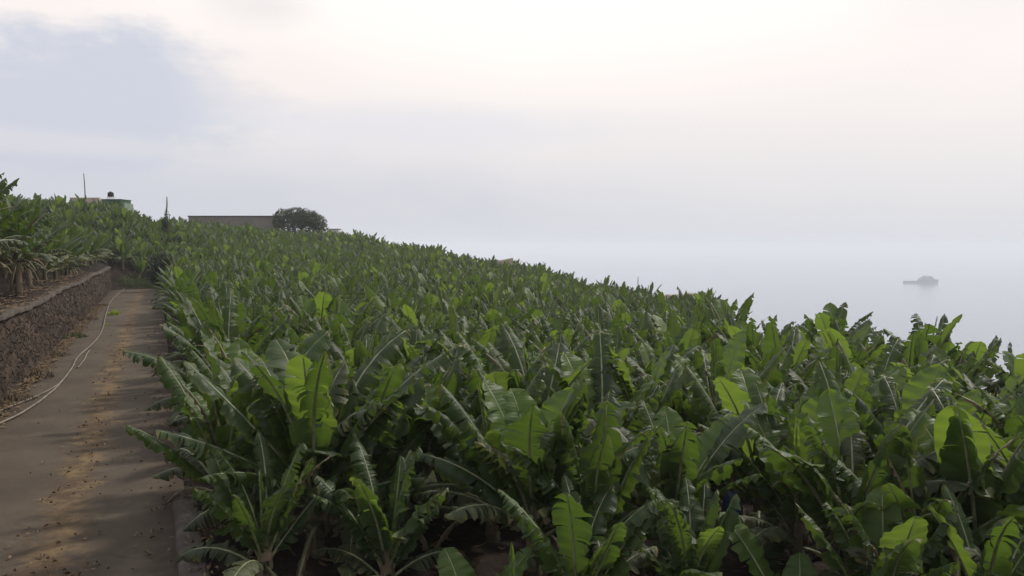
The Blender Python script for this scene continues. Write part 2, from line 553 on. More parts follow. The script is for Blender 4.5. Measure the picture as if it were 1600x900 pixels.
# sea
m, N = material('sea_water'); M['sea'] = m
wp = worldpos(N)
wvx = N.n('ShaderNodeMapping'); N.put(wvx.inputs[0], wp); wvx.inputs['Scale'].default_value = (1.0, 2.2, 1.0)
b1 = N.noise(wvx.outputs[0], 0.03, 4, 0.6); b2 = N.noise(wvx.outputs[0], 0.002, 3, 0.6)
c = N.mix(b2, (0.05, 0.09, 0.135), (0.075, 0.12, 0.17))
out(N, principled(N, c, 0.12, 0.5, b1, 0.12, 4.0))

# ------------------------------------------------------------------ the setting: ground, path, sea
svals = list(np.arange(-30, 180, 2.0)) + list(np.arange(180, 520, 12.0))
tvals = list(np.arange(-220, -60, 10.0)) + list(np.arange(-60, -6, 2.0)) + [-5.5, -4.8, -4.36]
tv_r = [-4.34, -4.0, -2.0, -0.02, 0.25, 0.7, 1.3, 2.2] + list(np.arange(4, 120, 2.0)) + list(np.arange(120, 420, 12.0))
gm = MB()
cols_ = [(t, True) for t in tvals] + [(t, False) for t in tv_r]
vs, fs = [], []
for s_ in svals:
    for t_, lf in cols_:
        x, y = xy(s_, t_)
        z = ground_z(x, y, lf)
        if lf or t_ > 1:
            z += 0.10 * (noise.noise(Vector((x * 0.5, y * 0.5, 0))))
        vs.append((x, y, z))
nc = len(cols_)
for i in range(len(svals) - 1):
    for j in range(nc - 1):
        a = i * nc + j
        fs.append((a, a + 1, a + nc + 1, a + nc))
gm.add(vs, fs)
tag(gm.build('ground', M['soil']), 'dark brown soil of the terraced plantation sloping to the sea', 'ground', kind='structure')

pm = MB()
ss = np.arange(-12, PATH_END, 0.5); tts = np.linspace(-PATH_W - 0.3, 0.06, 12)
vs, fs, cs = [], [], []
for s_ in ss:
    for t_ in tts:
        x, y = xy(s_, t_)
        z = 0.0 + 0.025 * noise.noise(Vector((x * 0.6, y * 0.6, 3)))
        vs.append((x, y, z)); cs.append((s_, -t_, 0, 0))
n_ = len(tts)
for i in range(len(ss) - 1):
    for j in range(n_ - 1):
        a = i * n_ + j
        fs.append((a, a + 1, a + n_ + 1, a + n_))
pm.add(vs, fs, 0, cs)
tag(pm.build('path', M['path']), 'worn grey brown farm path with dry leaves down its middle', 'path', kind='structure')

SEA_Z = -100.0
sea = MB()
sea.add([(-15000, -15000, SEA_Z), (15000, -15000, SEA_Z), (15000, 15000, SEA_Z), (-15000, 15000, SEA_Z)], [(0, 1, 2, 3)])
tag(sea.build('sea', M['sea'], smooth=False), 'pale calm sea fading into white haze', 'sea', kind='structure')

# haze
hz = MB(); hz.box((-15500, -15500, SEA_Z - 29.5), (15500, 15500, 26.0))
hm = bpy.data.materials.new('haze_air'); hm.use_nodes = True
hm.node_tree.nodes.clear(); N = NT(hm.node_tree)
pv = N.n('ShaderNodeVolumePrincipled')
pv.inputs['Color'].default_value = (0.905, 0.93, 1.0, 1)
pv.inputs['Density'].default_value = 0.00037
pv.inputs['Anisotropy'].default_value = 0.0
ho = N.n('ShaderNodeOutputMaterial'); N.t.links.new(pv.outputs[0], ho.inputs['Volume'])
tag(hz.build('haze', hm, smooth=False), 'pale sea haze', 'haze', kind='stuff')

# ------------------------------------------------------------------ stone wall with coping
WALL_T = -PATH_W - 0.15


def wall_top(s):
    return 2.05 + 0.05 * math.sin(s * 0.35) + 0.05 * noise.noise(Vector((s * 0.8, 0, 0)))


wall = MB()
ss = np.arange(-8, 79.01, 0.14); nz = 18
vs, fs = [], []
for s_ in ss:
    for k in range(nz + 1):
        f = k / nz
        z = -0.12 + (wall_top(s_) + 0.12) * f
        p = Vector((s_ * 2.6, z * 3.0, 1.7)) + 0.5 * noise.noise_vector(Vector((s_ * 1.3, z * 1.3, 0)))
        d, _ = noise.voronoi(p)
        bulge = 0.13 * min(1.0, (d[1] - d[0]) * 2.0) + 0.07 * noise.noise(Vector((s_ * .5, z, 4)))
        t = WALL_T - 0.10 + bulge + 0.16 * (1 - f)
        x, y = xy(s_, t)
        vs.append((x, y, z))
n_ = nz + 1
for i in range(len(ss) - 1):
    for k in range(nz):
        a = i * n_ + k
        fs.append((a, a + n_, a + n_ + 1, a + 1))
wall.add(vs, fs)
# back and top so the wall has its own thickness
vs, fs = [], []
for s_ in ss[::4]:
    for t, z in ((WALL_T - 0.08, wall_top(s_)), (WALL_T - 0.45, wall_top(s_)), (WALL_T - 0.45, -0.2)):
        x, y = xy(s_, t); vs.append((x, y, z - 0.01))
for i in range(len(ss[::4]) - 1):
    for k in range(2):
        a = i * 3 + k
        fs.append((a, a + 3, a + 4, a + 1))
wall.add(vs, fs)
# end cap
vs = [xy(ss[-1], WALL_T + 0.1) + (-0.2,), xy(ss[-1], WALL_T - 0.45) + (-0.2,), xy(ss[-1], WALL_T - 0.45) + (2.0,), xy(ss[-1], WALL_T) + (2.0,)]
wall.add(vs, [(0, 1, 2, 3)])
wall_o = wall.build('retaining_wall', M['stone'])
tag(wall_o, 'dark volcanic stone retaining wall with pale coping along the left of the path', 'wall')
cp = MB()
vs, fs = [], []
cs_ = np.arange(-8, 79.01, 0.4)
for s_ in cs_:
    w = 0.11 * noise.noise(Vector((s_ * 1.1, 5, 0))); hh = 0.06 * noise.noise(Vector((s_ * 1.9, 9, 0)))
    zt = wall_top(s_) + 0.075 + hh
    for t, z in ((WALL_T + 0.10 + w, wall_top(s_) - 0.06), (WALL_T + 0.10 + w, zt - 0.02), (WALL_T + 0.07 + w, zt), (WALL_T - 0.42 + w, zt + 0.02), (WALL_T - 0.5, zt - 0.12)):
        x, y = xy(s_, t); vs.append((x, y, z))
for i in range(len(cs_) - 1):
    for k in range(4):
        a = i * 5 + k
        fs.append((a, a + 5, a + 6, a + 1))
cp.add(vs, fs)
cp.build('coping', M['concrete'], wall_o)

# kerb of the near right edge of the path
kb = MB()
vs, fs = [], []
ks = np.arange(-6, 13.0, 0.3)
for s_ in ks:
    o_ = -0.13 + 0.05 * noise.noise(Vector((s_ * 0.9, 2, 0))) + 0.28 * sm(10.5, 6, s_)
    zt = 0.13 + 0.03 * noise.noise(Vector((s_ * 1.4, 7, 0)))
    for t, z in ((0.0, -0.05), (0.02, zt - 0.03), (0.06, zt), (0.30, zt + 0.01), (0.34, zt - 0.03), (0.37, -0.7)):
        x, y = xy(s_, t + o_); vs.append((x, y, z))
for i in range(len(ks) - 1):
    for k in range(5):
        a = i * 6 + k
        fs.append((a, a + 6, a + 7, a + 1))
fs.append((0, 1, 2, 3, 4, 5)); e = (len(ks) - 1) * 6
fs.append((e + 5, e + 4, e + 3, e + 2, e + 1, e))
kb.add(vs, fs)
tag(kb.build('kerb', M['kerb']), 'low grey concrete kerb along the near right edge of the path', 'kerb')

# ------------------------------------------------------------------ irrigation pipes on the path
def pipe_obj(pix, r, label, seed):
    pts = [ground_pt(u, v, 0.0) for u, v in pix]
    fine = []
    for i in range(len(pts) - 1):           # Catmull-Rom
        p0, p1, p2, p3 = pts[max(i - 1, 0)], pts[i], pts[i + 1], pts[min(i + 2, len(pts) - 1)]
        for k in range(8):
            t = k / 8
            fine.append(0.5 * ((2 * p1) + (-p0 + p2) * t + (2 * p0 - 5 * p1 + 4 * p2 - p3) * t * t + (-p0 + 3 * p1 - 3 * p2 + p3) * t ** 3))
    fine.append(pts[-1])
    for i, p in enumerate(fine):
        p.z = r + 0.012 + 0.02 * abs(noise.noise(Vector((i * 0.35, seed, 0))))
        p.x += 0.03 * noise.noise(Vector((i * 0.15, seed, 3)))
    b = MB(); b.tube(fine, r, 8)
    return tag(b.build('irrigation_pipe', M['hose']), label, 'pipe', 'cream irrigation pipes on the path')


pipe_obj([(197, 450), (176, 468), (166, 490), (160, 517), (143, 540), (125, 556), (112, 577), (100, 594), (80, 615), (45, 641), (0, 664), (-120, 720)], 0.028,
         'longest cream pipe winding from the far end of the path to the lower left', 1)
pipe_obj([(92, 601), (78, 611), (55, 622), (25, 634), (-10, 648), (-90, 680)], 0.022, 'shorter cream pipe lying nearer the wall beside the long pipe', 2)
pipe_obj([(140, 549), (133, 560), (127, 570), (122, 576)], 0.024, 'short cut piece of cream pipe lying right of the long pipe', 3)

# ------------------------------------------------------------------ banana leaves
def leaf_builder(seed, L, Wd, bend, tear, droop, fold, kind, nseg=22, nac=3, rib=True, wear=0.2, sway=0.0, petiole=0.11, curl=0.0, ribsides=5, shred=False):
    """returns (blade MB, midrib MB). The leaf grows along +x from the origin."""
    rg = random.Random(seed)
    blade, mr = MB(), MB()
    steps = 40
    P, T = [], []
    p = Vector((0, 0, 0))
    for i in range(steps + 1):
        t = i / steps
        e = -bend * t ** 1.6
        a = sway * t * t
        d = Vector((math.cos(e) * math.cos(a), math.cos(e) * math.sin(a), math.sin(e)))
        P.append(p.copy()); T.append(d)
        p = p + d * (L / steps)

    def at(t):
        f = max(0.0, min(0.9999, t)) * steps
        i = int(f); k = f - i
        return P[i].lerp(P[i + 1], k), T[i].lerp(T[min(i + 1, steps)], k).normalized()

    def hw(q):
        q = max(0.0, min(1.0, q))
        return Wd / 2 * min(1.0, q / 0.16) ** 0.55 * (1 - q ** tipk) ** 0.62 * (0.94 + 0.06 * math.sin(q * 9 + seed))

    lr = rg.random()
    tipk = rg.uniform(3.2, 6.5)
    for side in (-1, 1):
        cuts = [0.0]
        q = 0.0
        while q < 1.0:
            stp = rg.uniform(.014, .05) if shred and rg.random() < .9 else 0.02 + 0.22 * rg.random() ** 1.8 if rg.random() < tear else rg.uniform(0.2, 0.5)
            q += stp
            cuts.append(min(q, 1.0))
        if cuts[-1] - cuts[-2] < 0.03:
            cuts.pop(-2)
        dglob = droop * rg.uniform(0.85, 1.2)
        for i in range(len(cuts) - 1):
            qa, qb = cuts[i], cuts[i + 1]
            ns = max(1, int(round((qb - qa) * nseg)))
            dr = dglob + (rg.gauss(0, 0.5) * tear if i else 0)
            fo = fold + rg.gauss(0, 0.08) * tear
            gap = ((0.36 if shred else 0.24) * tear * rg.random()) * (qb - qa)
            short = 1.0 - (0.38 * tear * rg.random() ** 2)
            tw = rg.gauss(0, 0.3) * tear
            wr = min(1.0, wear * rg.uniform(0.2, 1.8))
            vs, fs, cs = [], [], []
            for k in range(ns + 1):
                kk = k / ns
                for j in range(nac + 1):
                    f = j / nac
                    qq = qa + (qb - qa) * kk
                    qs = qq + (0.5 - kk) * 2 * gap * f + 0.10 * f * Wd / L * (1.0 - qq)
                    pos, tan = at(petiole + (1 - petiole) * qq)
                    S = Vector((0, 0, 1)).cross(tan)
                    if S.length < 1e-3:
                        S = Vector((0, 1, 0))
                    S.normalize()
                    Nn = tan.cross(S).normalized()
                    w = hw(qq) * f * short
                    # integrate the drooping cross-section
                    y_, z_ = 0.0, 0.0
                    for q_ in range(j):
                        ang = fo - (dr + tw * (kk - 0.5) * 2) * ((q_ + 0.5) / nac)
                        y_ += math.cos(ang) * w / max(j, 1); z_ += math.sin(ang) * w / max(j, 1)
                    ripple = (0.016 * math.sin(qq * 58 + seed) + 0.014 * math.sin(qq * 23 + seed * 2 + side * f * 3)) * f
                    v = pos + S * (side * y_) + Nn * (z_ + ripple) + tan * ((qs - qq) * L * (1 - petiole))
                    vs.append(v)
                    cs.append((qq, side * f, min(1.0, wr * (0.25 + 0.75 * f ** 3) + (0.35 * sm(0.86, 1.0, qq) if wear > 0.1 else 0)), lr))
            for k in range(ns):
                for j in range(nac):
                    a = k * (nac + 1) + j
                    q4 = (a, a + 1, a + nac + 2, a + nac + 1)
                    fs.append(q4 if side < 0 else q4[::-1])
            blade.add(vs, fs, 0, cs)
    n = 9
    pts = [at(k / (n - 1) * 0.97)[0] + Vector((0, 0, -0.004)) for k in range(n)]
    rad = [0.030 * (1 - 0.85 * (k / (n - 1))) * (L / 2.0) ** 0.5 + 0.003 for k in range(n)]
    mr.tube(pts, rad, ribsides)
    return blade, mr


# class: (count, L, W, bend, tear, droop, fold, wear, material, elevation range)
LEAFS = {
    'spear': dict(n=2, L=(1.3, 1.6), W=(.12, .16), bend=(.05, .2), tear=0.0, droop=-2.2, fold=1.2, wear=0.02, mat='young'),
    'young': dict(n=6, L=(1.45, 1.85), W=(.60, .82), bend=(.2, .7), tear=0.22, droop=(.3, 1.1), fold=.40, wear=0.06, mat='young'),
    'mid': dict(n=16, L=(1.6, 2.1), W=(.58, .80), bend=(.2, .85), tear=0.85, droop=(.9, 2.3), fold=.35, wear=0.28, mat='leaf'),
    'low': dict(n=10, L=(1.55, 2.0), W=(.52, .74), bend=(1.0, 1.9), tear=1.0, droop=(1.1, 2.4), fold=.2, wear=0.42, mat='old'),
    'tip': dict(n=4, L=(1.75, 2.05), W=(.10, .16), bend=(.4, 1.7), tear=1.0, droop=2.5, fold=.2, wear=0.5, mat='dry'),
    'dry': dict(n=4, L=(1.1, 1.5), W=(.25, .36), bend=(1.5, 2.2), tear=0.8, droop=(1.8, 2.6), fold=.0, wear=0.3, mat='dry'),
}


def pick(rg, v):
    return rg.uniform(*v) if isinstance(v, tuple) else v


LIB = {'hi': {}, 'mid': {}, 'lo': {}}
for cls, d in LEAFS.items():
    for res in LIB:
        LIB[res][cls] = []
    for i in range(d['n']):
        rg = random.Random(1000 + hash(cls + str(i)) % 1 + sum(map(ord, cls)) * 31 + i * 7)
        args = dict(L=pick(rg, d['L']), Wd=pick(rg, d['W']), bend=pick(rg, d['bend']), tear=d['tear'] * rg.uniform(.7, 1.25),
                    droop=pick(rg, d['droop']), fold=d['fold'], kind=cls, wear=d['wear'] * rg.uniform(.5, 1.5), sway=rg.uniform(-.35, .35))
        if (cls == 'mid' and i % 3 == 1) or (cls == 'low' and i % 2 == 0):
            args['shred'] = True; args['tear'] = max(.9, args['tear']); args['droop'] = rg.uniform(1.5, 2.4)
        seed = rg.randrange(10 ** 6)
        b, r_ = leaf_builder(seed, nseg=44, nac=4, **args)
        LIB['hi'][cls].append((b.mesh('banana_leaf_' + cls, [M[d['mat']]]), r_.mesh('leaf_midrib', [M['rib']]), args['L']))
        b, r_ = leaf_builder(seed, nseg=24, nac=3, ribsides=4, **args)
        b.add(r_.v, r_.f, 1, r_.c)
        LIB['mid'][cls].append((b.mesh('banana_leaf_' + cls, [M[d['mat']], M['rib']]), None, args['L']))
        args['tear'] *= 0.6; args['shred'] = False
        b, r_ = leaf_builder(seed, nseg=8, nac=2, ribsides=3, **args)
        LIB['lo'][cls].append((b, r_, args['L']))


def stem_mb(seed, H, n=10):
    rg = random.Random(seed)
    b = MB()
    k = 9
    pts = [Vector((0.02 * rg.uniform(-1, 1), 0.02 * rg.uniform(-1, 1), -0.12 + (H + 0.12) * i / (k - 1))) for i in range(k)]
    rad = [0.135 - 0.055 * (i / (k - 1)) + rg.uniform(-.008, .008) for i in range(k)]
    rad[0] = 0.16
    b.tube(pts, rad, n)
    # ragged brown sheaths clasping the stem
    for q in range(7):
        a = rg.uniform(0, 6.28); z0 = rg.uniform(0.1, H * 0.8); ln = rg.uniform(.25, .6)
        vs, fs = [], []
        for i in range(4):
            for j in range(3):
                an = a + (j - 1) * 0.45
                rr = 0.15 - 0.04 * z0 / H + 0.035 * (i / 3) ** 2 + 0.006
                vs.append((math.cos(an) * rr, math.sin(an) * rr, z0 + ln * (1 - i / 3)))
        for i in range(3):
            for j in range(2):
                s0 = i * 3 + j
                fs.append((s0, s0 + 1, s0 + 4, s0 + 3))
        b.add(vs, fs, 1)
    return b


STEMS = [(stem_mb(50 + i, h), h) for i, h in enumerate((.80, .95, 1.10, 1.25, 1.0, 1.5, 1.7, 1.6))]
STEM_ME = [(b.mesh('banana_pseudostem', [M['stem'], M['dry']]), h) for b, h in STEMS]


def layout(seed, H, nleaf=13, ndry=2, young=3, spear=True, lsc=1.0):
    """list of (class, index, location, rotation, scale) of one plant's leaves"""
    rg = random.Random(seed)
    res = []
    a = rg.uniform(0, 6.28)
    for i in range(nleaf):
        f = i / max(1, nleaf - 1)                         # 0 youngest .. 1 oldest
        a += 2.4 + rg.uniform(-.35, .35)
        if i == 0 and spear and rg.random() < 0.5:
            cls, e = 'spear', R(rg.uniform(78, 88))
        elif i < young:
            cls, e = 'young', R(rg.uniform(66, 84))
        elif f < 0.78:
            cls, e = 'mid', R(86 - 42 * f + rg.uniform(-10, 10))
        else:
            cls, e = 'low', R(80 - 44 * f + rg.uniform(-12, 12))
        z = H - 0.04 - 0.42 * f + (0.08 if f < .3 else 0)
        r0 = 0.05
        res.append((cls, rg.randrange(LEAFS[cls]['n']), (math.cos(a) * r0, math.sin(a) * r0, z),
                    (rg.uniform(-.35, .35), -e, a), lsc * rg.uniform(.9, 1.16)))
    for i in range(rg.choice((0, 1, 1, 2, 2))):
        a = rg.uniform(0, 6.28)
        res.append(('tip', rg.randrange(4), (math.cos(a) * .04, math.sin(a) * .04, H - .05),
                    (rg.uniform(-.4, .4), -R(rg.uniform(52, 88)), a), lsc * rg.uniform(.8, 1.12)))
    for i in range(ndry):
        a = rg.uniform(0, 6.28)
        res.append(('dry', rg.randrange(LEAFS['dry']['n']), (math.cos(a) * .09, math.sin(a) * .09, H - rg.uniform(.2, .55)),
                    (rg.uniform(-.3, .3), -R(rg.uniform(-25, 30)), a), lsc * rg.uniform(.7, 1.05)))
    return res


NAMEOF = {'spear': 'rolled_leaf', 'young': 'leaf', 'mid': 'leaf', 'low': 'leaf', 'dry': 'dry_leaf', 'tip': 'dry_leaf'}


def add_leaf(root, cls, i, loc, rot, sc, res):
    lib = LIB[res][cls][i % LEAFS[cls]['n']]
    o = inst(NAMEOF[cls], lib[0], root, loc, rot, sc)
    if lib[1] is not None:
        inst('midrib', lib[1], o)
    return o


def banana(x, y, seed, res='hi', sc=1.0, rz=0.0, label=None, group=None, leaves=None, stem=None, z=None, **kw):
    root = empty('banana_plant', (x, y, ground_z(x, y) if z is None else z), rz, sc)
    tag(root, label, 'banana plant', group)
    me, H = STEM_ME[seed % 5] if stem is None else STEM_ME[stem]
    inst('pseudostem', me, root)
    for lf in (leaves if leaves is not None else layout(seed, H, **kw)):
        add_leaf(root, *lf, res)
    return root


# a leaf of a hand-set plant: azimuth in the picture sense (0 = right, 90 = away, 180 = left, 270 = to the camera)
def HL(cls, i, azd, eld, z, sc=1.0, roll=0.0):
    a = R(azd)
    if cls == 'low':
        eld += 22
    return (cls, i, (math.cos(a) * .05, math.sin(a) * .05, z - .62), (R(roll), -R(eld), a), sc * 1.22)


GF = 'banana plants of the front row'
taken = []


def hero(u, D, seed, label, leaves=None, sc=1.0, stem=None, **kw):
    if leaves:
        rr = random.Random(seed * 17)
        for q in range(9):
            leaves.append(HL(rr.choice(('mid', 'mid', 'mid', 'low')), rr.randrange(10), rr.uniform(0, 360), rr.uniform(44, 82), rr.uniform(1.15, 1.5), rr.uniform(.8, 1.0), rr.uniform(-20, 20)))
    x = X(u, D)
    taken.append((x, D))
    if not leaves:
        kw['lsc'] = 1.15
    stem = 0 if leaves or stem is None else stem
    return banana(x, D, seed, 'hi', sc, 0.0, label, GF, leaves, stem, **kw)


# big plant beside the kerb
hero(490, 10.6, 3, 'large dark banana plant beside the end of the grey kerb, lowest on the left', [
    HL('spear', 0, 95, 86, 1.66, .9), HL('young', 0, 262, 82, 1.68, 1.0), HL('mid', 0, 205, 38, 1.45, 1.0), HL('mid', 1, 20, 55, 1.6, 1.12),
    HL('mid', 2, 120, 66, 1.6, 1.0), HL('mid', 3, 280, 64, 1.6, .95), HL('low', 0, 190, -2, 1.3, 1.0), HL('mid', 4, 55, 68, 1.65, 1.05),
    HL('mid', 4, 245, 44, 1.3, .85), HL('mid', 5, 160, 62, 1.6, 1.0), HL('mid', 7, 340, 32, 1.25, .9), HL('mid', 10, 300, 40, 1.2, .8),
    HL('young', 1, 190, 8, 1.0, .6), HL('dry', 0, 270, -10, 1.1, .9), HL('dry', 1, 200, 0, 1.2, .8)], 1.05, 3)
hero(835, 10.2, 9, 'banana plant in the middle of the front row with bright erect leaves at its top', [
    HL('young', 2, 110, 84, 1.45, 1.0), HL('young', 3, 150, 78, 1.45, .95), HL('young', 4, 50, 76, 1.45, .9), HL('mid', 6, 255, 74, 1.42, .9),
    HL('mid', 7, 15, 42, 1.4, .95), HL('mid', 8, 330, 48, 1.35, .9), HL('mid', 9, 180, 46, 1.38, .9), HL('low', 4, 225, 22, 1.25, .85),
    HL('low', 5, 290, 30, 1.2, .8), HL('low', 6, 350, 12, 1.15, .85), HL('low', 7, 165, 14, 1.2, .9), HL('dry', 2, 250, 0, 1.0, .9)], 1.0, 4)
hero(1055, 10.8, 5, 'banana plant with two broad sunlit leaves, right of the middle front plant', [
    HL('young', 5, 20, 62, 1.42, 1.0), HL('young', 0, 80, 76, 1.42, .9), HL('mid', 10, 200, 58, 1.4, .9), HL('mid', 11, 270, 66, 1.38, .85),
    HL('low', 0, 350, 8, 1.2, .95), HL('low', 2, 180, 18, 1.2, .8), HL('mid', 0, 310, 45, 1.35, .8), HL('dry', 3, 290, -5, 1.0, .9)], .95, 4)
hero(1340, 10.0, 12, 'tall ragged banana plant at lower right with torn grey green leaves', [
    HL('young', 1, 100, 82, 1.5, .9), HL('mid', 1, 25, 60, 1.5, 1.1), HL('mid', 3, 80, 70, 1.5, 1.0), HL('mid', 5, 275, 72, 1.45, .95),
    HL('mid', 7, 160, 58, 1.45, .95), HL('mid', 9, 215, 62, 1.45, .9), HL('low', 1, 300, 30, 1.3, .95), HL('low', 3, 250, 30, 1.3, .9),
    HL('low', 5, 345, 18, 1.25, .95), HL('dry', 0, 280, -20, 1.2, 1.1), HL('dry', 2, 240, -30, 1.1, 1.0)], 1.02, 2)
hero(1545, 9.6, 21, 'tall banana plant near the right edge with one brightly backlit erect leaf', None, .98, 1, nleaf=14, ndry=3)
hero(1640, 12.4, 23, 'banana plant at the right edge behind the lower right corner plant', None, 1.0, nleaf=14)
hero(660, 12.6, 25, 'banana plant in the gap behind the large kerb plant and the bright middle plant', None, 1.0, nleaf=14)
hero(940, 12.9, 27, 'banana plant behind and between the middle plant and the one with broad sunlit leaves', None, .98, nleaf=14)
hero(1195, 12.6, 29, 'banana plant behind the gap where the blue bags show at right', None, .98, nleaf=14)
hero(1430, 12.9, 31, 'banana plant directly behind the tall ragged lower right plant', None, 1.0, nleaf=14)
hero(395, 12.6, 33, 'banana plant next to the path directly behind the large kerb plant', None, 1.0, nleaf=14)

hero(565, 11.4, 41, 'dark banana plant pressed against the right side of the large kerb plant', None, .95, nleaf=14)
hero(935, 9.9, 43, 'dark low banana plant filling the front row right of the middle plant', None, .80, 0, nleaf=15, young=1)
hero(1255, 11.3, 45, 'banana plant of the front row left of the tall ragged lower right plant', None, .95, nleaf=14)
hero(1455, 9.5, 47, 'dark banana plant between the tall ragged one and the corner plant', None, .82, 1, nleaf=14, young=1)
hero(770, 11.6, 49, 'banana plant close behind the left side of the middle front plant', None, .92, nleaf=14)
hero(345, 11.6, 51, 'banana plant overhanging the kerb at the path edge', None, .85, 0, nleaf=14)
hero(905, 8.5, 61, 'low dark banana plant at the very bottom of the picture right of the middle', None, .66, 0, nleaf=14, young=1)
hero(1085, 8.9, 63, 'low dark banana plant at the bottom edge below the two broad sunlit leaves', None, .64, 0, nleaf=14, young=1)
hero(1395, 8.5, 65, 'low banana plant at the bottom edge in front of the tall ragged plant', None, .68, 0, nleaf=14, young=2)
hero(1560, 8.3, 67, 'low banana plant at the very lower right corner of the picture', None, .70, 0, nleaf=14, young=1)
hero(1660, 9.6, 69, 'banana plant half cut off by the right edge near the bottom', None, .95, 0, nleaf=14, young=2)
hero(405, 9.3, 71, 'low dark banana plant just right of the near end of the grey kerb', None, .62, 0, nleaf=14, young=1)
hero(600, 9.5, 73, 'low dark banana plant right of the foot of the large kerb plant', None, .64, 0, nleaf=14, young=1)
# suckers: short young shoots in front of the row
GS = 'young banana suckers in front of the field'


def sucker(u, D, label, leaves, sc=1.0):
    x = X(u, D)
    taken.append((x, D))
    root = empty('banana_sucker', (x, D, ground_z(x, D)), 0, sc)
    tag(root, label, 'banana sucker', GS)
    b = MB(); b.tube([(0, 0, -.1), (0, 0, .3), (0.01, 0, .62)], [.07, .055, .035], 8)
    b.build('pseudostem', M['stem'], root)
    for lf in leaves:
        add_leaf(root, *lf, 'hi')


sucker(735, 8.4, 'young banana sucker with smooth untorn leaves at the bottom edge left of the middle plant',
       [HL('young', 0, 172, 14, .58, .62), HL('young', 2, 118, 72, .6, .62), HL('young', 4, 250, 60, .55, .55), HL('young', 3, 20, 66, .6, .6)], 1.0)
sucker(800, 8.2, 'slim sucker with one tightly rolled leaf standing upright at the bottom', [HL('spear', 0, 80, 87, .5, .75), HL('spear', 1, 20, 62, .5, .7), HL('young', 1, 15, 38, .45, .5)], 1.0)
sucker(1255, 8.9, 'young banana sucker with one bright upright leaf at lower right', [HL('young', 3, 140, 66, .62, .8), HL('young', 5, 195, 12, .55, .62), HL('young', 1, 330, 58, .6, .62), HL('young', 2, 60, 70, .6, .6)], 1.0)


# ------------------------------------------------------------------ the field: positions of all other plants
rg = random.Random(11)
right_p, left_p = [], []
s_ = 4.0
row = 0
while s_ < 175:
    t_ = 1.2
    while t_ < 130:
        ju, jv = rg.uniform(-.55, .55), rg.uniform(-.55, .55)
        x, y = xy(s_ + ju, t_ + jv * (0.4 if t_ < 2 else 1))
        t_ += 1.65
        if y < 11.2:
            continue
        u = U(x, y)
        if u < 100 or u > 1720 or y > edge_d(u) - 1:
            continue
        if (1000 < u < 1125 and 71 < y < 79) or (728 < u < 808 and 110 < y < 119):
            continue
        if st(x, y)[1] < .8:
            continue
        if any((x - a) ** 2 + (y - b) ** 2 < 1.15 ** 2 for a, b in taken):
            continue
        right_p.append((x, y))
    s_ += 1.65
s_ = 4.0
while s_ < 125:
    t_ = -5.35
    while t_ > -62:
        x, y = xy(s_ + rg.uniform(-.5, .5), t_ + rg.uniform(-.45, .45))
        t_ -= 2.0
        if y < 9:
            continue
        u = U(x, y)
        if u < -130 or u > 300 or y > edge_d(u) - 1:
            continue
        left_p.append((x, y))
    s_ += 2.0
# beyond the end of the path the terraces close up
s_ = PATH_END + 1.5
while s_ < 150:
    for t_ in (-5.0, -3.4, -1.8, -0.2, 1.2):
        x, y = xy(s_ + rg.uniform(-.5, .5), t_ + rg.uniform(-.4, .4))
        if y < edge_d(U(x, y)) - 1:
            right_p.append((x, y))
    s_ += 1.8

allp = [(x, y, False) for x, y in right_p] + [(x, y, True) for x, y in left_p]
allp.sort(key=lambda q: math.hypot(q[0], q[1]) - (3 if q[2] else 0))
N_IND = 300 - len(taken) + 3
ind, rest = allp[:N_IND], allp[N_IND:]


